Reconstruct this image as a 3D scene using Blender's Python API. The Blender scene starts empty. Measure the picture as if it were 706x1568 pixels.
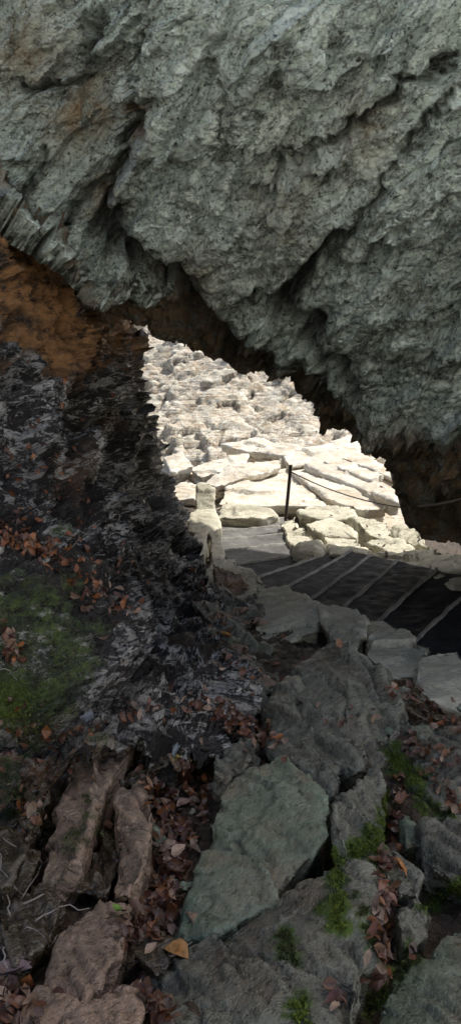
import bpy, bmesh, math, random
import numpy as np
from mathutils import Vector
random.seed(7); rng=np.random.default_rng(7)
scene=bpy.context.scene
scene.view_settings.view_transform='Standard'; scene.view_settings.look='None'
scene.view_settings.exposure=0
# ------------------------------------------------------------------ camera
F=1100.0; CU,CV=353.0,784.0; H=1.6; TH=math.radians(11.5); S_,C_=math.sin(TH),math.cos(TH)
cd=bpy.data.cameras.new("camera"); cam=bpy.data.objects.new("camera",cd); scene.collection.objects.link(cam)
cam.location=(0,0,H); cam.rotation_euler=(math.pi/2-TH,0,0)
cd.sensor_fit='VERTICAL'; cd.sensor_height=24; cd.lens=F/1568*24; cd.clip_start=0.05; cd.clip_end=2000
scene.camera=cam
def W(u,v,d):
    u=np.asarray(u,float);v=np.asarray(v,float);d=np.asarray(d,float)
    a=(u-CU)/F;b=(CV-v)/F
    return np.stack([a*d+0*b,d*(C_+b*S_)+0*a,H+d*(-S_+b*C_)+0*a],-1)
GV=[515,600,700,740,800,850,900,950,1000,1050,1150,1250,1400,1568,1900]
GD=[30,26,20,17,13,9.5,7.3,5.8,4.7,3.9,3.1,2.65,2.15,1.75,1.25]
def G(v): return np.exp(np.interp(v,GV,np.log(GD)))
# ------------------------------------------------------------------ noise
def _h(ix,iy,iz):
    h=(ix*np.uint32(374761393)+iy*np.uint32(668265263)+iz*np.uint32(2246822519)).astype(np.uint32)
    h=(h^(h>>np.uint32(13)))*np.uint32(1274126177); h=h^(h>>np.uint32(16))
    return h.astype(np.float64)/4294967295.0*2-1
def vn(p):
    f=np.floor(p); t=p-f; t=t*t*(3-2*t); i=(f.astype(np.int64)&0xffffffff).astype(np.uint32)
    x,y,z=i[...,0],i[...,1],i[...,2]; o=np.uint32(1)
    def L(a,b,k): return a+(b-a)*k
    tx,ty,tz=t[...,0],t[...,1],t[...,2]
    return L(L(L(_h(x,y,z),_h(x+o,y,z),tx),L(_h(x,y+o,z),_h(x+o,y+o,z),tx),ty),
             L(L(_h(x,y,z+o),_h(x+o,y,z+o),tx),L(_h(x,y+o,z+o),_h(x+o,y+o,z+o),tx),ty),tz)
def fbm(p,s,o=4,g=0.5):
    r=0;a=1;q=p*s+17.3
    for k in range(o): r=r+a*vn(q); q=q*2.03+5.1; a*=g
    return r
def ridge(p,s,o=4):
    r=0;a=1;q=p*s+3.7
    for k in range(o): r=r+a*(1-2*np.abs(vn(q))); q=q*2.1+9.2; a*=.5
    return r
def slabby(p,dr,s,warp=.6,ws=.7):
    dr=np.array(dr)/np.linalg.norm(dr)
    t=(p@dr)/s+warp*fbm(p,ws/s*0.35,3)
    f=np.floor(t); k=t-f
    a=_h((f.astype(np.int64)&0xffffffff).astype(np.uint32),np.uint32(3)*np.ones(t.shape,np.uint32),np.uint32(5)*np.ones(t.shape,np.uint32))
    k=np.where(k<.85,k/.85,(1-k)/.15)
    return k*(0.65+.35*a)
def frame(dr):
    n=np.array(dr,float)/np.linalg.norm(dr); a=np.cross(n,[.3,.9,.1]); a/=np.linalg.norm(a); return np.stack([a,np.cross(n,a),n],1)
def facet(p,size,dr=(0,0,1),asp=(1,1,2.2),seed=0,tilt=.9):
    """angular broken faces: every voronoi cell is its own tilted plane"""
    sh=p.shape[:-1]; q=(p.reshape(-1,3)@frame(dr))/size*np.array(asp)+seed*7.7
    q=q+.12*np.stack([vn(q*2.3),vn(q*2.3+31),vn(q*2.3+67)],-1)
    f=np.floor(q).astype(np.int64); bd=np.full(len(q),1e9); bo=np.zeros(len(q))
    for i in (-1,0,1):
        for j in (-1,0,1):
            for k in (-1,0,1):
                c=((f+np.array([i,j,k]))&0xffffffff).astype(np.uint32); x,y,z=c[:,0],c[:,1],c[:,2]
                o=[_h(x+np.uint32(s),y,z) for s in (11,57,131)]
                ft=np.stack([f[:,0]+i+.5+.45*o[0],f[:,1]+j+.5+.45*o[1],f[:,2]+k+.5+.45*o[2]],-1)
                d=q-ft; d2=(d*d).sum(1); m=d2<bd
                g=d[:,0]*_h(x,y+np.uint32(77),z)+d[:,1]*_h(x,y+np.uint32(177),z)+d[:,2]*_h(x,y+np.uint32(277),z)
                val=tilt*g+.45*_h(x,y,z+np.uint32(99))
                bd=np.where(m,d2,bd); bo=np.where(m,val,bo)
    return bo.reshape(sh)
def tps(pts):
    P=np.array(pts,float); X=P[:,:2]/500; y=np.log(P[:,2]); n=len(X)
    def K(A,B):
        r2=((A[:,None]-B[None])**2).sum(-1); return .5*r2*np.log(r2+1e-9)
    M=np.zeros((n+3,n+3)); M[:n,:n]=K(X,X)+.01*np.eye(n); Q=np.c_[np.ones(n),X]; M[:n,n:]=Q; M[n:,:n]=Q.T
    w=np.linalg.solve(M,np.r_[y,0,0,0])
    def f(u,v):
        A=np.stack([np.ravel(u),np.ravel(v)],-1)/500
        out=K(A,X)@w[:n]+np.c_[np.ones(len(A)),A]@w[n:]
        return np.exp(out).reshape(np.shape(u))
    return f
# ------------------------------------------------------------------ mesh helpers
def mk(name,verts,faces,mat,smooth=True,attrs=None,parent=None):
    me=bpy.data.meshes.new(name); v=np.ascontiguousarray(verts,dtype=np.float32).reshape(-1,3)
    faces=np.asarray(faces,dtype=np.int32); k=faces.shape[1]
    me.vertices.add(len(v)); me.vertices.foreach_set('co',v.ravel())
    me.loops.add(faces.size); me.loops.foreach_set('vertex_index',faces.ravel())
    me.polygons.add(len(faces)); me.polygons.foreach_set('loop_start',np.arange(0,faces.size,k,dtype=np.int32))
    me.update(calc_edges=True)
    if smooth: me.polygons.foreach_set('use_smooth',np.ones(len(faces),bool))
    for an,av in (attrs or {}).items():
        av=np.asarray(av,np.float32)
        if av.ndim==1:
            a=me.attributes.new(an,'FLOAT','POINT'); a.data.foreach_set('value',av)
        else:
            a=me.attributes.new(an,'FLOAT_COLOR','POINT'); a.data.foreach_set('color',av.ravel())
    me.materials.append(mat); me.validate()
    o=bpy.data.objects.new(name,me); scene.collection.objects.link(o)
    if parent: o.parent=parent
    return o
def gfaces(R,C):
    i=np.arange(R*C).reshape(R,C)
    return np.stack([i[:-1,:-1],i[:-1,1:],i[1:,1:],i[1:,:-1]],-1).reshape(-1,4)
def gnorm(P):
    n=np.cross(np.gradient(P,axis=1),np.gradient(P,axis=0)); n/=np.linalg.norm(n,axis=-1,keepdims=True)+1e-9
    t=np.array([0,0,H])-P; s=np.sign((n*t).sum(-1,keepdims=True)); return n*np.where(s==0,1,s)
def seg_dist(u,v,poly):
    best=np.full(np.shape(u),1e9)
    for (x0,y0),(x1,y1) in zip(poly[:-1],poly[1:]):
        dx,dy=x1-x0,y1-y0; t=np.clip(((u-x0)*dx+(v-y0)*dy)/(dx*dx+dy*dy),0,1)
        d=np.hypot(u-x0-t*dx,v-y0-t*dy); best=np.minimum(best,d)
    return best
def sstep(x,a,b):
    t=np.clip((x-a)/(b-a),0,1); return t*t*(3-2*t)
# ------------------------------------------------------------------ materials
def lin(c): return (c[0],c[1],c[2],1)
class NT:
    def __init__(s,name):
        s.m=bpy.data.materials.new(name); s.m.use_nodes=True; s.t=s.m.node_tree; s.b=s.t.nodes['Principled BSDF']
        s.co=s.t.nodes.new('ShaderNodeTexCoord').outputs['Object']
    def n(s,ty,**kw):
        x=s.t.nodes.new(ty)
        for k,v in kw.items(): setattr(x,k,v)
        return x
    def l(s,a,b): s.t.links.new(a,b)
    def map(s,rot=(0,0,0),sc=(1,1,1)):
        m=s.n('ShaderNodeMapping'); m.inputs['Rotation'].default_value=[math.radians(r) for r in rot]; m.inputs['Scale'].default_value=sc
        s.l(s.co,m.inputs['Vector']); return m.outputs[0]
    def noise(s,sc,det=8,rough=.6,vec=None,dist=0):
        x=s.n('ShaderNodeTexNoise'); x.inputs['Scale'].default_value=sc; x.inputs['Detail'].default_value=det; x.inputs['Roughness'].default_value=rough; x.inputs['Distortion'].default_value=dist
        s.l(vec or s.co,x.inputs['Vector']); return x.outputs['Fac']
    def rng(s,v,a,b,c=0,d=1):
        x=s.n('ShaderNodeMapRange'); s.l(v,x.inputs[0])
        for i,k in enumerate((a,b,c,d)): x.inputs[i+1].default_value=k
        return x.outputs[0]
    def mix(s,f,a,b,mode='MIX'):
        x=s.n('ShaderNodeMix',data_type='RGBA',blend_type=mode)
        if isinstance(f,(int,float)): x.inputs[0].default_value=f
        else: s.l(f,x.inputs[0])
        for i,k in ((6,a),(7,b)):
            if isinstance(k,tuple): x.inputs[i].default_value=lin(k)
            else: s.l(k,x.inputs[i])
        return x.outputs[2]
    def math(s,op,a,b=0.0):
        x=s.n('ShaderNodeMath',operation=op)
        for i,k in enumerate((a,b)):
            if isinstance(k,(int,float)): x.inputs[i].default_value=k
            else: s.l(k,x.inputs[i])
        return x.outputs[0]
    def attr(s,nm):
        return s.n('ShaderNodeAttribute',attribute_name=nm).outputs['Fac']
    def point(s): return s.n('ShaderNodeNewGeometry').outputs['Pointiness']
    def bump(s,h,dist,st=1.0):
        x=s.n('ShaderNodeBump'); x.inputs['Distance'].default_value=dist; x.inputs['Strength'].default_value=st
        s.l(h,x.inputs['Height']); s.l(x.outputs[0],s.b.inputs['Normal'])
def rock_mat(name,A,B,D,fol=(0,40,10),st=(2,6,14),rough=(.45,.8),speck=.35,bd=.02,sc=1.0,crust_glint=None,crust_glint_amt=0,crust_glint_sc=22,crust_glint_lo=.51,crust_glint_min=.15,crest=False,spec=.5,ochre=(.30,.15,.05),streak=.75,fb=.35,stain=None):
    t=NT(name); b=t.b
    mv=t.map(fol,tuple(k*sc for k in st))
    big=t.noise(1.6*sc,3,.6); str_=t.noise(1.0,5,.65,mv,.6); fine=t.noise(34*sc,4,.75); med=t.noise(8*sc,4,.65)
    c=t.mix(t.rng(big,.38,.62),A,B)
    if stain:
        c=t.mix(t.rng(t.noise(3.1*sc,4,.7,None,.5),.50,.66,0,.75),c,stain)
    c=t.mix(t.rng(str_,.50,.32,0,streak),c,D)
    c=t.mix(t.rng(fine,.47,.36,0,speck*1.8),c,D)
    hi=tuple(min(1,k*1.4+.03) for k in A)
    c=t.mix(t.rng(med,.54,.70,0,.6),c,hi)
    if crust_glint:  # pale crust on roof and hill; on the cave wall, painted glints
        k=t.noise(crust_glint_sc,6,.78,t.map(fol,(1,1.3,2.2)),.8)
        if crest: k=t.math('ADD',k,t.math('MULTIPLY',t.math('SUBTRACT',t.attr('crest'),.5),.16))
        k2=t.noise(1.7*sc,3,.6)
        f=t.math('MULTIPLY',t.rng(k,crust_glint_lo,crust_glint_lo+.06),t.rng(k2,.36,.56,crust_glint_min*crust_glint_amt,crust_glint_amt))
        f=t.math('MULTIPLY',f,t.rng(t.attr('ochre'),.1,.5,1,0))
        c=t.mix(f,c,crust_glint)
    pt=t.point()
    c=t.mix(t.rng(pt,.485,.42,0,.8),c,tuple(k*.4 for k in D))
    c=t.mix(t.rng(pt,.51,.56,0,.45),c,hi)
    oc=t.math('MULTIPLY',t.attr('ochre'),t.rng(med,.34,.50)); oc=t.math('MULTIPLY',oc,t.rng(str_,.36,.5,.35,1))
    c=t.mix(oc,c,ochre)
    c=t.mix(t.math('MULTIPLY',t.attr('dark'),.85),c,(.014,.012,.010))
    mo=t.rng(t.math('ADD',t.attr('moss'),t.math('MULTIPLY',t.math('SUBTRACT',fine,.5),1.6)),.40,.75)
    c=t.mix(mo,c,t.mix(t.rng(med,.4,.6),(.025,.042,.010),(.11,.165,.025)))
    t.l(c,b.inputs['Base Color'])
    r=t.rng(med,.35,.65,rough[0],rough[1]); r=t.math('MAXIMUM',r,t.math('MULTIPLY',mo,.95)); t.l(r,b.inputs['Roughness'])
    b.inputs['Specular IOR Level'].default_value=spec
    h=t.math('ADD',str_,t.math('MULTIPLY',fine,fb)); h=t.math('ADD',h,t.math('MULTIPLY',med,.5))
    t.bump(h,bd); return t.m
M_roof=rock_mat("lichen_rock",(.57,.66,.58),(.40,.475,.43),(.045,.046,.04),fol=(0,38,20),st=(1.6,4,11),rough=(.5,.85),speck=.75,bd=.055,crust_glint=(.80,.89,.79),crust_glint_amt=1,crust_glint_sc=13,crest=True,ochre=(.36,.23,.11),streak=.95,fb=.55,stain=(.26,.26,.20))
M_wall=rock_mat("wet_cave_rock",(.055,.045,.038),(.032,.026,.022),(.006,.005,.005),fol=(0,-55,15),st=(1.5,3,7),rough=(.06,.28),bd=.07,crust_glint=(.76,.73,.67),crust_glint_amt=1.0,crust_glint_sc=11,crust_glint_lo=.55,crust_glint_min=.5,crest=True,spec=1.0,ochre=(.66,.34,.14),fb=.7)  # white flecks on raised parts: wet glints painted into the base colour
M_hill=rock_mat("sunlit_rock",(.80,.72,.58),(.62,.51,.37),(.13,.09,.055),fol=(0,25,20),st=(.4,2,7),rough=(.5,.9),bd=.14,sc=.8,ochre=(.6,.36,.1),crust_glint=(.90,.86,.77),crust_glint_amt=.9,crust_glint_sc=5,stain=(.55,.34,.15),streak=.9)
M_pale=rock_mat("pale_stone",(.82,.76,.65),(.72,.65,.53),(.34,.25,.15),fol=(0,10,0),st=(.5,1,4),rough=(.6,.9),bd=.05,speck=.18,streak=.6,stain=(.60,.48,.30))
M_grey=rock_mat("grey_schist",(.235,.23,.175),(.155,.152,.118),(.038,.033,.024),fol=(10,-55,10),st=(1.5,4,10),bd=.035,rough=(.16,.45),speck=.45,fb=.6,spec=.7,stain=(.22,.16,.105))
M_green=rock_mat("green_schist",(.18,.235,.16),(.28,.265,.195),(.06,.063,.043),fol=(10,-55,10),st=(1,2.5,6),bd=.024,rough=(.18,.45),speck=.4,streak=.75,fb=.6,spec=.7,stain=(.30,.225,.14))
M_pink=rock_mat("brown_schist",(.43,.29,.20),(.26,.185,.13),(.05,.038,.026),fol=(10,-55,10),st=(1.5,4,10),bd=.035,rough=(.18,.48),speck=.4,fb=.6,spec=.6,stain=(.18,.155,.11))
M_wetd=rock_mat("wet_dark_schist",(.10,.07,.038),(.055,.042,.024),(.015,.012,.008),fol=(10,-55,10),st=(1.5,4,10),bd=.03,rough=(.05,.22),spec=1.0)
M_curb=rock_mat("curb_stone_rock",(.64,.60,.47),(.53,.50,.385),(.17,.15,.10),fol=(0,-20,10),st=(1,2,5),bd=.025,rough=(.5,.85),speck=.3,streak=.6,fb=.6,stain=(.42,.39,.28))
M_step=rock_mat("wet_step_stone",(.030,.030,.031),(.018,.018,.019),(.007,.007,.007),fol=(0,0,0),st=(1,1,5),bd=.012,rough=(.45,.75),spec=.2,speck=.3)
M_step_lit=rock_mat("lit_step_stone",(.16,.157,.145),(.10,.098,.09),(.04,.04,.037),fol=(0,0,0),st=(1,1,5),bd=.012,rough=(.5,.7),speck=.3)  # paler copy for the far treads: glancing light put into the colour
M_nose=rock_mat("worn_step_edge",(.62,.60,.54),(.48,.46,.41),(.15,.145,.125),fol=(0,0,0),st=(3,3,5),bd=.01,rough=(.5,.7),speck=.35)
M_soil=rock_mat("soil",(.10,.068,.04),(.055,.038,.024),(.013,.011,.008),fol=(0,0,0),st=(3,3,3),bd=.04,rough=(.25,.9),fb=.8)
M_bounce=rock_mat("bounce_slope_pale",(.67,.66,.62),(.63,.62,.58),(.46,.44,.40),fol=(0,0,0),st=(1,1,1),bd=.05,speck=.1)  # pale so the added slope reflects more sun
def simple(name,c,r=.5,metal=0):
    t=NT(name); n=t.noise(30,3); t.l(t.mix(n,tuple(k*.7 for k in c),c),t.b.inputs['Base Color']); t.b.inputs['Roughness'].default_value=r; t.b.inputs['Metallic'].default_value=metal; return t.m
def leafmat(name,r=.5):
    t=NT(name); a=t.n('ShaderNodeAttribute',attribute_name='col')
    n=t.noise(60,3); c=t.mix(t.rng(n,.35,.65,.0,.5),a.outputs['Color'],(.02,.012,.008)); t.l(c,t.b.inputs['Base Color']); t.b.inputs['Roughness'].default_value=r
    return t.m
M_leaf=leafmat("dead_leaf",.35); M_mossb=leafmat("moss_blades",.8); M_twig=simple("twig_bark",(.36,.31,.27),.7); M_iron=simple("rusty_iron",(.06,.045,.04),.5,.4)
# ------------------------------------------------------------------ overhanging rock
def roof():
    u=np.r_[np.linspace(-900,-60,50),np.linspace(-55,735,590),np.linspace(740,1800,60)]
    brow=np.interp(u,[-900,-300,0,80,150,210,300,340,420,480,560,640,706,900,1300,1800],[0,160,372,425,485,498,500,525,552,603,625,628,650,760,1000,1200])
    edge=np.interp(u,[-900,-300,0,60,150,210,260,330,400,440,470,490,530,560,600,615,640,706,900,1300,1800],[40,210,388,428,508,514,528,554,582,596,622,655,660,690,736,788,830,842,930,1150,1400])
    f=tps([(-900,-500,4.2),(-900,100,3.6),(0,-500,4.3),(353,-500,3.9),(706,-500,3.9),(1800,-500,4),(0,0,4.2),(150,0,4.0),(353,0,3.75),(706,0,3.7),(0,380,4.7),(100,250,4.55),(353,250,4.35),(600,250,4.2),(353,500,5.7),(200,480,5.2),
           (480,590,6.0),(600,500,5.0),(706,400,4.5),(706,640,5.3),(640,620,5.6),(1100,400,3.7),(1100,800,3.9),(1800,400,3),(1800,1200,2.6)])
    nf=560
    s=np.linspace(0,1,nf)[:,None]; vt=-260
    V=vt+(brow[None]-vt)*s; U=np.repeat(u[None],nf,0); D=f(U,V)
    Pf=W(U,V,D)
    nu=90; s2=np.linspace(0,1,nu+1)[1:,None]
    V2=brow+(edge-brow)*s2; ext=np.interp(edge-brow,[0,30,60,150,250],[.5,1.2,1.8,2.3,2.3])
    D2=D[-1]+ext*s2**1.15; U2=np.repeat(u[None],nu,0); P2=W(U2,V2,D2)
    P=np.concatenate([Pf,P2],0); UU=np.concatenate([U,U2]);VV=np.concatenate([V,V2])
    n=gnorm(P)
    wu=UU+14*vn(np.stack([UU/23,VV/23,0*UU],-1))+6*vn(np.stack([UU/8,VV/8,0*UU+4],-1))
    wv=VV+14*vn(np.stack([UU/23,VV/23,0*UU+9],-1))+6*vn(np.stack([UU/8,VV/8,0*UU+14],-1))
    dr=(-.6,.1,.8)
    Pw=P+.03*np.stack([fbm(P,6,3),fbm(P+9,6,3),fbm(P+19,6,3)],-1)
    h=0.07*fbm(P,.9,3)+.12*facet(Pw,.75,dr,(.8,.9,2.4),1)
    hf=.055*facet(Pw,.28,dr,(.7,.9,2.8),2)+.018*facet(Pw,.10,dr,(.7,1,2.8),3)+.016*fbm(P,11,4,.65)
    h+=hf+.08*slabby(P,dr,.5,.9)
    lip=sstep(VV-brow[None],-170,-20)*sstep(UU,0,130)
    h+=lip*(.09*slabby(P,(-.5,-.3,.8),.24,.8)+.04*slabby(P,(-.5,-.3,.8),.09,.7)-.05)
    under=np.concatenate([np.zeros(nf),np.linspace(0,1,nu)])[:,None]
    h+=np.clip(under*8,0,1)*(.17*facet(Pw,.5,(.5,-.5,.6),(1,1,1.8),4)+.08*facet(Pw,.2,(.5,-.5,.6),(1,1,1.8),5))
    dark=np.zeros(UU.shape); och=np.zeros(UU.shape)
    c1=[(235,-300),(215,0),(192,70),(184,115),(200,160),(178,235),(158,300),(172,365),(232,405),(292,440),(318,500),(345,530)]
    cu=np.interp(wv,[p[1] for p in c1],[p[0] for p in c1]); left=1/(1+np.exp((wu-cu)/2.5)); h-=.26*left*np.clip((560-VV)/60,0,1)
    cr=[(c1,9,.22,.92),([(196,140),(218,165),(200,215),(185,250)],15,.18,.4),([(165,340),(150,365),(180,395),(215,420)],14,.24,.98),
        ([(512,378),(475,410),(448,446),(425,482),(462,500),(490,498)],15,.32,1),([(490,498),(474,528),(498,560),(540,600)],12,.26,.95),
        ([(230,425),(290,450),(300,500),(330,520)],22,.25,1),([(300,515),(400,560),(480,610)],22,.2,1),
        ([(540,190),(610,140),(706,85)],9,.13,.85),([(395,300),(450,250),(535,200)],6,.1,.7),([(700,140),(640,200),(560,330),(510,380)],5,.1,.7),([(322,120),(345,150),(330,260)],3,.05,.4),
        ([(0,120),(60,140),(95,110),(110,0)],9,.13,.8),([(60,420),(20,300),(60,240)],6,.09,.7),([(140,300),(100,330),(90,420)],8,.12,.8),([(440,450),(330,490),(300,480)],6,.12,.7),([(600,500),(706,470)],4,.06,.5),([(530,420),(620,340),(706,290)],5,.08,.55),([(520,540),(600,560),(706,560)],5,.07,.5)]
    for poly,w,dp,dk in cr:
        dd=seg_dist(wu,wv,poly); g=np.exp(-(dd/w)**2); h-=dp*g; dark=np.maximum(dark,dk*np.exp(-(dd/(w*1.15))**2))
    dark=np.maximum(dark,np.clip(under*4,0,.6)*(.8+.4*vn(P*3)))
    for (x,y,r,a) in ((100,175,38,.9),(195,195,26,.95),(20,60,50,.5),(150,310,30,.6),(560,200,50,.35),(300,450,40,.5),(430,300,60,.25)):
        och=np.maximum(och,a*np.exp(-(((wu-x)/r)**2+((wv-y)/(1.5*r))**2)))
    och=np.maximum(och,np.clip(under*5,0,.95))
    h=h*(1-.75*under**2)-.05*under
    P=P+n*h[...,None]
    crest=sstep(hf,np.percentile(hf,10),np.percentile(hf,90))
    tops=[]
    for z,y in ((9.5,.6),(8.2,.4),(7.0,.25),(5.8,.1)):
        q=P[0].copy(); q[:,1]+=y; q[:,2]=np.maximum(q[:,2]+.1*(z-5),z+.3*fbm(q,.4,2)); tops.append(q)
    backs=[]
    for s_ in (.15,.5,1.2,2.2,3.4,4.8,6.2,8.0):
        q=P[-1].copy(); q[:,2]+=s_; q[:,1]+=.95*min(s_,6.2)+.1; q[:,2]+= .10*s_**.5*fbm(q,.8,2)*(s_>1); backs.append(q)
    nt_=len(tops)
    A=np.concatenate([np.array(tops),P,np.array(backs)],0)
    z=lambda a,k:np.concatenate([np.zeros((nt_,len(u))),a,np.full((8,len(u)),k)],0).ravel()
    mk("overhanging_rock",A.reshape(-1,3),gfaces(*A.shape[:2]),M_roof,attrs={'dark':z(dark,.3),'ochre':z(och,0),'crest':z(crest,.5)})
    t0,t1=A[0],A[-1]; s=np.linspace(0,1,12)[:,None,None]; T=t0*(1-s)+t1*s; T[...,2]+=.6*np.sin(np.pi*s[...,0])+.15*fbm(T,1,3)*np.sin(np.pi*s[...,0])
    mk("rock_top",T.reshape(-1,3),gfaces(*T.shape[:2]),M_roof,parent=bpy.data.objects["overhanging_rock"])
roof()
# ------------------------------------------------------------------ left cave wall
def wall():
    f=tps([(-700,0,2.6),(-600,600,2.2),(-600,1200,1.8),(0,390,5.5),(0,200,5.8),(120,450,6.8),(200,520,9),(230,560,10.5),(0,700,4.3),(120,700,5.8),(220,700,8.5),(270,740,11),(0,850,3.7),(120,850,4.7),(220,850,6.6),(290,850,9),(0,1000,3.1),(120,1000,3.8),(220,1000,4.6),(340,1000,5.4),(330,900,7.6),(0,1200,2.65),(150,1150,3.2),(250,1080,4.0),(350,1060,4.3),(300,1250,3.0)])
    R,C=700,420; v=np.linspace(0,1240,R)[:,None]
    ur=np.interp(v,[-100,380,520,560,640,700,780,850,900,1000,1060,1240],[240,205,196,206,220,238,264,285,312,350,366,330])
    s=np.linspace(0,1,C-40)[None]**.65; U=-700+(ur+700)*s; V=np.repeat(v,C-40,1); D=f(U,V); P=W(U,V,D)
    e=np.linspace(0,1,41)[1:][None]; P2=P[:,-1:]+ (e[...,None])*np.array([-1.6,3.0,-.4])
    P=np.concatenate([P,P2],1); n=gnorm(P)
    UU=np.concatenate([U,np.repeat(ur,40,1)],1);VV=np.repeat(v,C,1)
    Pw=P+.05*np.stack([fbm(P,5,3),fbm(P+9,5,3),fbm(P+19,5,3)],-1)
    hf=.10*facet(Pw,.34,(.45,-.3,.8),(.8,1,2.2),7)+.05*facet(Pw,.13,(.6,-.3,.7),(.8,1,2.2),17)+.05*ridge(P,4,3)+.035*fbm(P,11,4,.7)
    h=.20*fbm(P,.8,3)+.26*facet(Pw,.85,(.4,-.3,.8),(.7,1,2.2),6)+.11*slabby(P,(.45,-.3,.8),.42,.9)+hf
    och=np.clip((600+50*vn(np.stack([UU/40,VV/40,0*UU],-1))-VV)/60,0,1)*np.clip((250-UU)/60,0,1)
    och=np.maximum(och,.45*np.clip(vn(P*1.3)*2-.7,0,1))
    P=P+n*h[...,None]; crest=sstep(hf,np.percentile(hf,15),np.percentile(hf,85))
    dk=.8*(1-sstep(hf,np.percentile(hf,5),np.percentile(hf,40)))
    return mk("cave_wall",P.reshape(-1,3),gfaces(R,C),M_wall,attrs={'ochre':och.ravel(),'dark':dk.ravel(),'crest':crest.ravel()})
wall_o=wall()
# ------------------------------------------------------------------ ground sheets
def sheet(name,us,vs,dfun,mat,hf):
    U,V=np.meshgrid(us,vs); P=W(U,V,dfun(U,V)); n=gnorm(P); n*=np.where(n[...,2:]<0,-1,1)
    P=P+n*hf(P)[...,None]; return mk(name,P.reshape(-1,3),gfaces(len(vs),len(us)),mat)
def trench(U,V):
    lo=np.interp(U,[300,350,450,560,700,800],[880,930,985,1030,1090,1130])
    return 1+.12*sstep(U,290,330)*sstep(lo-V,-10,25)
ground=sheet("ground",np.r_[np.linspace(-1500,-40,30),np.linspace(-30,740,300),np.linspace(760,2200,30)],np.r_[np.linspace(2600,1650,20),np.linspace(1640,800,420),np.linspace(798,705,50)],
  lambda U,V:G(V)*(1+.03*vn(np.stack([U/150,V/150,0*U],-1)))*np.interp(V,[1568,2600],[1,.62])*1.04*trench(U,V),M_soil,lambda P:.05*fbm(P,2,3)+.03*fbm(P,7,4,.6)+.03*ridge(P,4,3))
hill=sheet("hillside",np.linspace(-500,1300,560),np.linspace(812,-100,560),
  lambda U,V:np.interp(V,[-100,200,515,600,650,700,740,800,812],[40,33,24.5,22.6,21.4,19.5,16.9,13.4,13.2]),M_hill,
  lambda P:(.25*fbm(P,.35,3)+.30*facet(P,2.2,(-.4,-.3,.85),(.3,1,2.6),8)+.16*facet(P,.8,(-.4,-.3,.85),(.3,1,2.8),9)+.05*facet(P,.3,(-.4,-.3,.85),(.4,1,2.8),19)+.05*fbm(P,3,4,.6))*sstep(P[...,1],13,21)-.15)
t=NT("forest_floor"); t.l(t.mix(t.noise(.5,3),(.12,.10,.06),(.08,.10,.04)),t.b.inputs['Base Color'])
xs=np.linspace(-400,400,60); X,Y=np.meshgrid(xs,xs); Z=-6+.5*vn(np.stack([X/30,Y/30,0*X],-1))
mk("terrain",np.stack([X,Y,Z],-1).reshape(-1,3),gfaces(60,60),t.m)
X,Y=np.meshgrid(np.linspace(-30,30,120),np.linspace(-30,.1,100)); Z=-.3+.9*np.clip(-Y-1.5,0,12)+.25*vn(np.stack([X,Y,0*X],-1)*.6)+.1*vn(np.stack([X,Y,0*X],-1)*1.7)
mk("bounce_slope",np.stack([X,Y,Z],-1).reshape(-1,3),gfaces(100,120),M_bounce)  # unseen slope added behind the camera to bounce sunlight onto the overhang
# ------------------------------------------------------------------ boulders / slabs
def solid(name,pts3,mat,vox,back=None,amp=1.0,seed=0,fol=(-.75,-.3,.55),parent=None,sm=1):
    pts=[Vector(p) for p in pts3]; c=sum(pts,Vector())/len(pts)
    if back is not None:
        bv=Vector(back); pts+= [c+(p-c)*.92+bv for p in pts]
    bm=bmesh.new()
    for p in pts: bm.verts.new(p)
    r=bmesh.ops.convex_hull(bm,input=bm.verts)
    bmesh.ops.delete(bm,geom=[g for g in set(r['geom_interior']+r['geom_unused']) if isinstance(g,bmesh.types.BMVert)],context='VERTS')
    bmesh.ops.recalc_face_normals(bm,faces=bm.faces)
    me=bpy.data.meshes.new("tmp"); bm.to_mesh(me); bm.free()
    o=bpy.data.objects.new("tmp",me); scene.collection.objects.link(o)
    m=o.modifiers.new("r",'REMESH'); m.mode='VOXEL'; m.voxel_size=vox
    dg=bpy.context.evaluated_depsgraph_get(); me2=bpy.data.meshes.new_from_object(o.evaluated_get(dg))
    bpy.data.objects.remove(o); bpy.data.meshes.remove(me)
    N=len(me2.vertices); co=np.empty(N*3,np.float32); me2.vertices.foreach_get('co',co); co=co.reshape(-1,3).astype(float)
    nn=np.empty(N*3,np.float32); me2.vertex_normals.foreach_get('vector',nn); nn=nn.reshape(-1,3)
    ed=np.empty(len(me2.edges)*2,np.int32); me2.edges.foreach_get('vertices',ed); ed=ed.reshape(-1,2)
    for _ in range(sm):
        a=np.zeros_like(co); k=np.zeros(N); np.add.at(a,ed[:,0],co[ed[:,1]]); np.add.at(a,ed[:,1],co[ed[:,0]]); np.add.at(k,ed[:,0],1); np.add.at(k,ed[:,1],1)
        co=.5*co+.5*a/np.maximum(k,1)[:,None]
    sz=max((co.max(0)-co.min(0)).max(),.05); q=co+seed*3.1
    h=sz*amp*(.03*fbm(q,1.8/sz,2)+.07*facet(q,.42*sz,fol,(.6,.8,2.4),seed,.8)+.026*facet(q,.15*sz,fol,(.5,.8,2.8),seed+3)+.035*slabby(q,fol,.16*sz,.5)+.016*slabby(q,fol,.05*sz,.5)+.007*fbm(q,14/sz,3,.6))-.04*sz*amp
    co=co+nn*h[:,None]
    me2.vertices.foreach_set('co',co.astype(np.float32).ravel()); me2.polygons.foreach_set('use_smooth',np.ones(len(me2.polygons),bool))
    me2.update(); me2.materials.clear(); me2.materials.append(mat); me2.name=name
    ob=bpy.data.objects.new(name,me2); scene.collection.objects.link(ob)
    if parent: ob.parent=parent
    return ob
FG=[]
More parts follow.
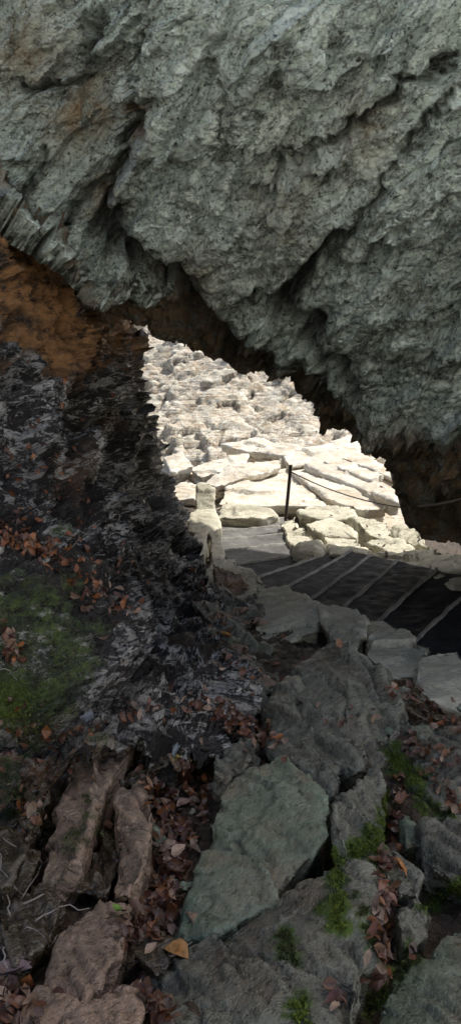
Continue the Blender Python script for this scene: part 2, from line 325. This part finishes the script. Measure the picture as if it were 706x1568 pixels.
def B(name,pts,mat,t=.35,seed=0,amp=1.0,parent=None,fol=(-.75,-.3,.55),vs=1.0,k=1.0):
    P=W([p[0] for p in pts],[p[1] for p in pts],[p[2]*k for p in pts]); dm=np.mean([p[2] for p in pts])
    o=solid(name,P,mat,max(.008,dm*.0042)*vs,back=(0,.35*t,-.9*t),seed=seed,amp=amp,parent=parent,fol=fol); FG.append(o); return o
B("boulder",[(412,1110,3.3),(425,1060,3.6),(445,1018,3.8),(490,985,3.9),(535,982,3.8),(575,1010,3.7),(607,1050,3.6),(622,1150,3.1),(600,1200,2.95),(540,1180,2.8),(470,1200,2.85),(420,1150,3.1),(530,1055,3.35)],M_grey,.9,1,.75)
B("rock_slab",[(262,1445,2.03),(318,1255,2.5),(340,1195,2.7),(400,1160,2.75),(440,1150,2.75),(465,1180,2.6),(505,1212,2.45),(510,1275,2.3),(425,1380,2.08),(335,1432,2.0)],M_green,.4,2,.5)
B("rock_slab",[(228,1490,1.88),(330,1425,1.95),(420,1378,2.0),(515,1320,2.1),(560,1330,2.05),(575,1420,1.85),(560,1568,1.55),(540,1700,1.35),(300,1700,1.35),(250,1568,1.62)],M_grey,.4,3,.6)
B("rock_slab",[(500,1240,2.35),(575,1165,2.75),(598,1215,2.6),(600,1320,2.2),(585,1440,1.9),(545,1450,1.82),(510,1350,2.05)],M_grey,.4,4,.75)
B("rock_slab",[(58,1345,2.2),(85,1230,2.55),(115,1150,2.9),(190,1108,3.1),(215,1118,3.0),(185,1175,2.7),(110,1325,2.22),(60,1400,2.1)],M_pink,.3,5,.6)
B("rock_slab",[(-20,1290,2.3),(60,1180,2.65),(82,1190,2.6),(45,1300,2.2),(0,1370,2.05)],M_wetd,.3,6)
B("rock_slab",[(90,1360,2.25),(150,1270,2.5),(190,1200,2.8),(205,1300,2.4),(160,1375,2.15)],M_wetd,.3,26)
B("rock_slab",[(165,1372,2.12),(182,1215,2.62),(215,1190,2.7),(240,1240,2.5),(238,1300,2.3),(200,1375,2.08)],M_pink,.3,7,.7)
B("rock_slab",[(45,1575,1.68),(85,1440,1.95),(150,1375,2.1),(198,1375,2.1),(190,1450,1.9),(130,1540,1.7),(40,1600,1.6)],M_pink,.3,8,.6)
B("rock_slab",[(40,1590,1.62),(130,1540,1.66),(218,1492,1.76),(228,1530,1.68),(190,1620,1.5),(60,1700,1.4)],M_pink,.3,9,.6)
B("rock_slab",[(150,1130,3.15),(235,1085,3.4),(290,1062,3.5),(300,1090,3.3),(262,1170,2.9),(180,1205,2.75)],M_wetd,.3,10)
B("rock_slab",[(290,1062,3.55),(330,1052,3.6),(338,1095,3.35),(305,1135,3.05),(290,1110,3.2)],M_pink,.3,11)
B("rock_slab",[(335,1140,3.05),(378,1112,3.15),(402,1130,3.05),(385,1170,2.85),(335,1200,2.7),(322,1170,2.85)],M_grey,.3,12)
B("rock_slab",[(330,1048,3.85),(395,1032,4.0),(430,1045,3.9),(418,1095,3.5),(370,1085,3.5)],M_grey,.3,13)
B("boulder",[(625,1150,3.05),(655,1105,3.3),(720,1115,3.2),(750,1200,2.8),(680,1235,2.6),(628,1205,2.75)],M_grey,.35,14)
B("boulder",[(650,1262,2.5),(700,1240,2.6),(770,1300,2.35),(730,1365,2.12),(655,1330,2.25)],M_grey,.3,15)
B("boulder",[(612,1400,2.0),(635,1372,2.1),(656,1392,2.05),(650,1440,1.92),(615,1455,1.88)],M_grey,.25,16)
B("rock_slab",[(545,1580,1.6),(600,1490,1.78),(665,1430,1.9),(735,1370,2.05),(800,1400,2.0),(770,1700,1.35),(560,1700,1.35)],M_green,.3,17,.6)
B("boulder",[(600,1300,2.3),(650,1335,2.2),(640,1375,2.1),(605,1370,2.1)],M_grey,.25,18)
B("boulder",[(-60,1480,1.9),(30,1440,2.0),(50,1520,1.8),(10,1600,1.6),(-60,1600,1.6)],M_wetd,.25,19)
B("rock_slab",[(-10,1390,2.05),(60,1350,2.2),(98,1368,2.12),(82,1440,1.95),(20,1480,1.85)],M_wetd,.25,20)
B("rock_slab",[(95,1105,3.25),(150,1080,3.4),(185,1108,3.2),(112,1155,2.98)],M_wetd,.25,21)
B("rock_slab",[(195,1450,1.95),(238,1412,2.02),(290,1450,1.93),(240,1495,1.8)],M_wetd,.2,22)
B("rock_slab",[(345,988,4.9),(400,985,4.9),(432,1028,4.3),(385,1042,4.0),(345,1022,4.2)],M_grey,.3,23)
B("boulder",[(632,1190,2.88),(706,1195,2.85),(725,1245,2.62),(665,1255,2.6),(628,1232,2.7)],M_grey,.3,24)
B("boulder",[(612,1235,2.68),(645,1240,2.66),(652,1290,2.45),(618,1302,2.4)],M_green,.25,25)
B("boulder",[(575,1055,3.8),(612,1060,3.8),(640,1105,3.45),(600,1125,3.3)],M_grey,.3,27)
B("rock_slab",[(395,1200,2.8),(450,1150,2.95),(520,1175,2.85),(510,1215,2.65),(460,1240,2.6)],M_grey,.3,28)
for i in range(70):
    r=random.random()
    if r<.5: v=random.uniform(880,1060); u=random.uniform(300,345)+ (v-880)*.45*random.random()+ (v-880)*.1
    elif r<.75: u=random.uniform(590,720); v=random.uniform(1060,1140)
    else: u=random.uniform(180,300); v=random.uniform(1080,1450)
    d=float(G(v)); s=random.uniform(8,24)*d/F*(1.3 if v<1060 else .8); c=W(u,v,d*.985)
    pts=[c+np.array([random.gauss(0,1)*s,random.gauss(0,1)*s,random.gauss(0,.5)*s]) for _ in range(9)]
    FG.append(solid("stone",pts,random.choice([M_grey,M_grey,M_green,M_wetd,M_pink]),max(.012,s*.07),seed=i,amp=.9))
kerb=bpy.data.objects.new("stone_kerb_wall",None); scene.collection.objects.link(kerb)
KS=[[(299,738,12.9),(310,734,13),(329,740,12.8),(331,788,12.4),(298,786,12.4)],
[(284,788,11.8),(300,774,12),(332,776,12),(340,806,11.4),(312,822,10.9),(286,812,11.1)],
[(278,840,9.7),(298,814,10.2),(320,816,10.2),(314,846,9.6),(286,864,9.1)],
[(318,812,11),(338,806,11.2),(348,848,10),(338,866,9.5),(322,862,9.5)],
[(308,884,8.5),(326,852,9.3),(362,852,9.4),(374,876,8.7),(342,903,7.9),(312,900,8)],
[(338,872,8.7),(372,866,8.9),(412,888,8.0),(404,945,6.9),(350,918,7.3),(336,895,8)],
[(392,894,7.8),(440,899,7.5),(505,928,6.6),(494,964,5.9),(412,996,5.6),(388,968,6)],
[(486,928,6.6),(545,932,6.3),(565,950,5.9),(550,1006,5.0),(504,976,5.6)],
[(550,940,6.2),(588,944,6.1),(668,988,5.2),(648,1036,4.6),(600,1036,4.6),(558,1003,5.0)],
[(638,1000,4.95),(702,992,5.0),(735,1034,4.5),(720,1088,4.0),(635,1068,4.15)],
[(720,1022,4.6),(800,1034,4.5),(860,1120,3.8),(800,1160,3.4),(725,1100,3.9)]]
for i,k in enumerate(KS): B("kerb_stone_%d"%(i+1),k,M_curb,.6,40+i,.4,kerb,(0.3,-.2,.9),k=.90 if i>3 else .93,vs=.8)
edg=bpy.data.objects.new("rock_edging",None); scene.collection.objects.link(edg)
KE=[[(424,797,12.6),(452,790,13),(478,815,11.3),(492,838,10),(485,853,9.4),(460,850,9.6),(432,815,11.4)],
[(466,802,12.2),(505,794,12.8),(535,800,12.3),(548,822,11),(498,820,11)],
[(492,818,11),(545,822,10.9),(572,842,9.8),(540,852,9.3),(505,846,9.5)],
[(540,790,13),(596,797,12.6),(606,828,11),(562,818,11.3)],
[(548,846,9.7),(600,838,10),(660,838,9.4),(730,850,8.4),(790,890,7.2),(706,908,6.9),(640,876,7.9),(565,862,8.9)],
[(330,792,13.2),(345,766,14.5),(395,770,14.5),(430,788,13.5),(400,792,13)],
[(455,785,13.5),(475,768,15),(535,772,14.5),(550,790,13.2),(500,796,12.9)],
[(560,830,10.6),(610,822,11),(640,840,9.9),(600,846,9.7)],[(600,800,12),(640,800,11.5),(660,838,9.6),(610,826,10.8)]]
for i,k in enumerate(KE): B("edge_rock_%d"%(i+1),k,M_curb,.7,60+i,.5,edg,(.2,-.3,.9),k=.94,vs=.7)
sl=bpy.data.objects.new("stacked_stone_wall",None); scene.collection.objects.link(sl)
KW=[[(245,748,16),(285,735,16.5),(312,745,16.2),(308,762,15.4),(260,766,15.3)],[(288,716,17.8),(335,700,18.4),(385,690,18.6),(378,708,17.7),(305,732,17)],
[(308,738,16.5),(350,712,17.4),(432,700,17.8),(434,714,17.2),(362,735,16.4),(330,745,16.1)],[(430,694,18.6),(510,680,19),(562,676,19),(548,700,17.9),(440,716,17.2)],
[(335,680,19.4),(400,668,19.8),(430,678,19.4),(380,692,18.8)],[(250,700,18.2),(280,690,18.4),(300,712,17.5),(262,724,17.1)],[(380,690,18.8),(430,676,19.2),(470,682,19),(440,698,18.3)],[(500,676,19.3),(540,664,19.8),(575,690,18.4),(548,694,18.4)]]
for i,k in enumerate(KW):
    B("wall_slab_%d"%(i+1),k,M_pale,.22,80+i,.5,sl,(.1,-.2,.95),k=.95,vs=.6)
    B("wall_slab_under_%d"%(i+1),[(p[0]+random.uniform(-9,9),p[1]+10+random.uniform(-3,3),p[2]) for p in k],M_pale,.25,180+i,.5,sl,(.1,-.2,.95),k=.96,vs=.8)
pv=bpy.data.objects.new("flagstone_path",None); scene.collection.objects.link(pv)
# a pale landing with broad sunlit steps climbing to the upper right
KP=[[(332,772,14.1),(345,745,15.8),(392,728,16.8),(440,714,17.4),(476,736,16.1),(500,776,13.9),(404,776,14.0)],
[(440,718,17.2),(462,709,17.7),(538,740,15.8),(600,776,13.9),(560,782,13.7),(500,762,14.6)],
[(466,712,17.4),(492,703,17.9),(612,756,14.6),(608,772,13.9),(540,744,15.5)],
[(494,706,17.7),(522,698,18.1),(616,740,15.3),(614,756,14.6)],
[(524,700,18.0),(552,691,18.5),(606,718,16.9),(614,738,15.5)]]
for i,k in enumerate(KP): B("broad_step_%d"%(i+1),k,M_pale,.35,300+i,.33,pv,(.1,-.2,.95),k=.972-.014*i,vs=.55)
# ------------------------------------------------------------------ steps
LN=[((335,792),(418,785)),((338,802),(424,795)),((342,813),(430,806)),((347,826),(442,818)),((356,843),(458,830)),((370,864),(480,846)),((398,884),(502,848)),((436,903),(528,850)),((474,922),(560,856)),((520,938),(600,866)),((572,958),(660,880)),((632,984),(730,894)),((705,1012),(810,908)),((800,1050),(900,925)),((900,1100),(1000,950))]
stairs=bpy.data.objects.new("stone_steps",None); scene.collection.objects.link(stairs)
def onz(p,z):
    b=(CV-p[1])/F; d=(H-z)/(S_-C_*b); return W(p[0],p[1],d)
nL=len(LN)
def sub(A_,B_,C2,D_,nu,nv):
    s=np.linspace(0,1,nu)[None,:,None]; q=np.linspace(0,1,nv)[:,None,None]; return (A_*(1-s)+B_*s)*(1-q)+(C2*(1-s)+D_*s)*q
for i in range(nL-1):
    z=-1.2+i*(1.0/(nL-2))
    a0,a1=onz(LN[i][0],z),onz(LN[i][1],z); b0,b1=onz(LN[i+1][0],z),onz(LN[i+1][1],z)
    ex=(a1-a0)/np.linalg.norm(a1-a0)
    a0_,a1_=a0-ex*.15,a1+ex*.2; b0_,b1_=b0-ex*.15,b1+ex*.2
    dirn=(b0+b1-a0-a1)/2; dn=dirn/np.linalg.norm(dirn)
    g=sub(a0_,a1_,b0_+dn*.06,b1_+dn*.06,70,24); g[...,2]+=.007*fbm(g,2,3)+.006*fbm(g,12,3)
    bot=g[0].copy(); bot[:,2]-=.3; lip=g[0].copy(); lip[:,2]-=.02
    g=np.concatenate([bot[None],lip[None],g],0); mk("tread_%d"%(i+1),g.reshape(-1,3),gfaces(*g.shape[:2]),M_step_lit if i<5 else M_step,parent=stairs)
    wd=.020+.010*(i<6)
    g=sub(a0_-dn*wd,a1_-dn*wd,a0_+dn*wd,a1_+dn*wd,90,5)
    wob=.014*fbm(g[2:3]*np.array([1,1,0]),2.2,3)[...,None]*dn
    g=g+wob; g[...,2]+=.007*fbm(g,2,3)+np.array([-.05,.022,.028,.022,-.03])[:,None]+.009*fbm(g,10,3)
    mk("nosing_%d"%(i+1),g.reshape(-1,3),gfaces(*g.shape[:2]),M_nose,parent=stairs)
# ------------------------------------------------------------------ iron post and cable
def tube(name,pts,r,mat,parent=None,n=8):
    pts=[Vector(p) for p in pts]; vs=[];fs=[]
    for i,p in enumerate(pts):
        t_=(pts[min(i+1,len(pts)-1)]-pts[max(i-1,0)]).normalized(); a=t_.orthogonal().normalized(); b=t_.cross(a)
        ri=r[i] if isinstance(r,(list,tuple)) else r
        for k in range(n): vs.append(p+(a*math.cos(k*2*math.pi/n)+b*math.sin(k*2*math.pi/n))*ri)
    for i in range(len(pts)-1):
        for k in range(n): fs.append((i*n+k,i*n+(k+1)%n,(i+1)*n+(k+1)%n,(i+1)*n+k))
    return mk(name,np.array([tuple(v) for v in vs]),fs,mat,parent=parent)
rail=bpy.data.objects.new("cable_handrail",None); scene.collection.objects.link(rail)
p0=W(437,798,11.7); p1=W(445,714,11.7)
tube("post",[p0,p0*.5+p1*.5,p1],.028,M_iron,rail); tube("post_cap",[p1,p1+np.array([0,0,.02])],[.038,.028],M_iron,rail)
ca,cb=W(445,722,11.7),W(620,778,10.0)
tube("cable",[ca*(1-s)+cb*s-np.array([0,0,.35*s*(1-s)]) for s in np.linspace(0,1,14)],.010,M_iron,rail,6)
ca,cb=W(640,775,6.6),W(740,752,5.6)
tube("cable_end",[ca*(1-s)+cb*s-np.array([0,0,.1*s*(1-s)]) for s in np.linspace(0,1,10)],.010,M_twig,rail,6)
# ------------------------------------------------------------------ moss, leaves, twigs placed on the surfaces
bpy.context.view_layer.update(); dg=bpy.context.evaluated_depsgraph_get()
O=Vector((0,0,H))
def hit(u,v):
    d=Vector(W(u,v,1.0))-O
    ok,loc,nor,_,ob,_=scene.ray_cast(dg,O,d.normalized())
    if not ok: return None
    if nor.dot(d)>0: nor=-nor
    return loc,nor,ob
def stroke(a,b,w,n):
    for _ in range(n):
        s=random.random(); yield a[0]+(b[0]-a[0])*s+random.gauss(0,w*.6),a[1]+(b[1]-a[1])*s+random.gauss(0,w*.6)
MS=[((512,1300),(518,1420),10,44,.035,1),((540,1300),(580,1285),12,30,.035,1),((592,1215),(575,1330),8,34,.04,.9),((598,1150),(640,1200),12,34,.05,.95),((0,1050),(45,1115),26,40,.09,1),((20,900),(140,1010),46,50,.10,.68),((0,980),(120,1120),46,50,.09,.68),((455,1530),(465,1568),8,14,.035,.9),((430,1430),(445,1480),10,18,.035,.8),((655,1390),(706,1350),10,18,.04,.85),((560,1540),(640,1460),10,18,.04,.8),((130,1215),(140,1225),4,4,.03,.7),((0,1180),(30,1230),20,18,.07,.75),((600,1480),(560,1560),8,12,.035,.75),((640,1230),(690,1250),8,14,.04,.75),((540,1360),(570,1440),8,16,.03,.75),((100,1300),(150,1240),16,14,.05,.6)]
mp=[]
moss_v=[];moss_f=[];moss_c=[]
for a,b,w,n,r,s in MS:
    seeds=[]
    for u,v in stroke(a,b,w,n):
        h=hit(u,v)
        if h and h[0].y<7: mp.append((h[0],r,s)); seeds.append((u,v))
    if not seeds: continue
    for _ in range(n*45):
        su,sv=random.choice(seeds); u=su+random.gauss(0,w*.3); v=sv+random.gauss(0,w*.3)
        if random.random()>s**1.5: continue
        h=hit(u,v)
        if not h or h[0].y>7: continue
        p,nr,_=h
        k=random.uniform(.003,.009); t1=nr.orthogonal().normalized(); t2=nr.cross(t1); an=random.uniform(0,6.28); t_=t1*math.cos(an)+t2*math.sin(an)
        i=len(moss_v); tip=p+nr*k+t_*random.uniform(-1,1)*k*.8
        q=nr.cross(t_)*k*.35
        moss_v+= [p-q,p+q,tip]; moss_f.append((i,i+1,i+2)); g=random.uniform(.45,1.2)
        cc=(.21*g,.28*g,.035*g,1) if s>.82 else (.10*g,.12*g,.03*g,1); moss_c+=[cc]*3
mk("moss",np.array([tuple(v) for v in moss_v]),moss_f,M_mossb,False,{'col':np.array(moss_c)})
MP=np.array([tuple(m[0]) for m in mp]); MR=np.array([m[1] for m in mp]); MSs=np.array([m[2] for m in mp])
for o in FG+[ground,wall_o]:
    me=o.data; N=len(me.vertices); co=np.empty(N*3,np.float32); me.vertices.foreach_get('co',co); co=co.reshape(-1,3)
    m=np.zeros(N,np.float32)
    near=np.where(co[:,1]<7)[0]
    for k in range(0,len(near),40000):
        ix=near[k:k+40000]; d2=((co[ix,None]-MP[None])**2).sum(-1); m[ix]=(MSs*np.exp(-d2/MR**2)).max(1)
    a=me.attributes.new('moss','FLOAT','POINT'); a.data.foreach_set('value',m)
LS=[((225,1195),(285,1290),22,170),((285,1290),(225,1430),22,220),((190,1420),(250,1400),22,100),((320,1075),(420,1140),18,150),((275,1160),(300,1230),12,50),((320,1190),(310,1260),7,26),
((612,1190),(602,1300),7,50),((590,1310),(575,1470),9,90),((600,1050),(706,1120),14,70),((650,1180),(706,1240),12,34),((-10,810),(90,850),18,150),((0,950),(30,1010),15,40),((-10,1510),(60,1568),26,80),((220,1520),(260,1568),14,60),((310,900),(370,1040),22,70),((0,640),(200,900),60,110),((60,560),(200,640),40,20),((110,880),(200,940),30,60),((0,1150),(60,1260),20,30),((480,790),(600,830),20,16),((300,680),(500,640),50,14),((70,1130),(330,1060),20,50),((620,1140),(690,1160),14,40),((500,1500),(520,1560),10,8),((570,1500),(640,1440),12,16),((0,1080),(140,1180),40,50),((400,1000),(600,1150),60,18)]
lv=[];lf=[];lc=[]
pal=[(.17,.07,.04),(.25,.115,.07),(.11,.05,.035),(.33,.19,.12),(.44,.30,.21),(.33,.12,.04),(.14,.06,.045),(.23,.15,.11)]
def leaf(p,nr,L,col,curl=.35,tilt=.5):
    nr=(nr+Vector((random.gauss(0,tilt),random.gauss(0,tilt),random.gauss(0,tilt)+.3))).normalized()
    t1=nr.orthogonal().normalized(); t2=nr.cross(t1); an=random.uniform(0,6.28); a=t1*math.cos(an)+t2*math.sin(an); b=nr.cross(a)
    w=L*random.uniform(.2,.34); c1=random.uniform(-curl,curl)*L; fo=random.uniform(.1,.6)*w; i0=len(lv)
    xs_=[-.5,-.25,0,.25,.5]; ws=[.05,.8,1,.65,.02]
    for x,ww in zip(xs_,ws):
        z=c1*(x*x*4)
        for sd in (-1,0,1): lv.append(p+a*x*L+b*sd*w*ww*random.uniform(.75,1.2)+nr*(z+abs(sd)*fo*ww+.006))
    for r_ in range(4):
        for k in range(2): q=i0+r_*3+k; lf.append((q,q+1,q+4,q+3))
    lc.extend([col]*15)
for a,b,w,n in LS:
    for u,v in stroke(a,b,w,n):
        h=hit(u,v)
        if not h: continue
        if h[2].name.startswith(("overhang","terrain")): continue
        g=random.uniform(.5,1.25); c=random.choice(pal)
        if v<900 and u<150: c=random.choice([(.30,.11,.045),(.40,.16,.06),(.16,.07,.04)])
        leaf(h[0]+h[1]*random.uniform(.0,.02),h[1],random.uniform(.022,.06)*(1 if h[0].y<6 else 1.5),(c[0]*g,c[1]*g,c[2]*g,1))
for u,v,L,c in ((604,1332,.085,(.60,.27,.10,1)),(270,1465,.09,(.55,.28,.10,1)),(276,1150,.07,(.35,.40,.42,1)),(135,1103,.08,(.30,.32,.36,1)),(282,1235,.07,(.5,.33,.25,1)),(272,1165,.05,(.5,.4,.12,1)),(345,975,.12,(.5,.25,.08,1)),(178,1402,.05,(.25,.40,.08,1)),(12,1500,.16,(.34,.24,.24,1)),(520,985,.06,(.4,.2,.1,1)),(165,1270,.05,(.4,.2,.12,1))):
    h=hit(u,v)
    if h: leaf(h[0]+h[1]*.012,h[1],L,c,.15,.12); leaf(h[0]+h[1]*.016,h[1],L*.8,c,.15,.12)
mk("leaf_litter",np.array([tuple(v) for v in lv]),lf,M_leaf,True,{'col':np.array(lc)})
tw=bpy.data.objects.new("fallen_twig",None); scene.collection.objects.link(tw)
for i,pl in enumerate([[(-10,1440),(30,1380),(70,1330),(104,1298)],[(30,1380),(10,1330),(-5,1290)],[(70,1330),(50,1310),(15,1300),(0,1290)],[(0,1480),(30,1420),(70,1450),(80,1440)],[(10,1410),(15,1370),(0,1340)],[(-5,1020),(10,1025),(22,1045)],[(60,1420),(90,1395),(140,1400)],[(200,1485),(260,1465),(300,1440)],[(20,1480),(15,1460),(8,1450)],[(40,1395),(75,1375),(95,1380)]]):
    hs=[hit(u,v) for u,v in pl]; hs=[h for h in hs if h]
    if len(hs)<2: continue
    ps=[h[0]+h[1]*.02 for h in hs]
    q=[]
    for a,b in zip(ps[:-1],ps[1:]):
        for s in (0,.33,.66): q.append(a.lerp(b,s)+Vector((random.gauss(0,.004),random.gauss(0,.004),random.gauss(0,.004))))
    q.append(ps[-1]); tube("twig_%d"%i,q,[.0030*(1-.6*k/len(q)) for k in range(len(q))],M_twig,tw,6)
# ------------------------------------------------------------------ light
sv=Vector((.45,.35,.82)).normalized(); el=math.asin(sv.z); az=math.atan2(sv.x,sv.y)
ld=bpy.data.lights.new("sun",'SUN'); ld.energy=5; ld.angle=math.radians(.5); ld.color=(1,.96,.88)
lo=bpy.data.objects.new("sun",ld); scene.collection.objects.link(lo); lo.rotation_euler=sv.to_track_quat('Z','Y').to_euler()
w=bpy.data.worlds.new("World"); scene.world=w; w.use_nodes=True; nt=w.node_tree; sky=nt.nodes.new('ShaderNodeTexSky'); sky.sky_type='NISHITA'; sky.sun_disc=False; sky.sun_elevation=el; sky.sun_rotation=az; sky.dust_density=3.0
bg=nt.nodes['Background']; bg.inputs['Strength'].default_value=.15; nt.links.new(sky.outputs[0],bg.inputs[0])
print("verts",sum(len(o.data.vertices) for o in scene.objects if o.type=='MESH'))
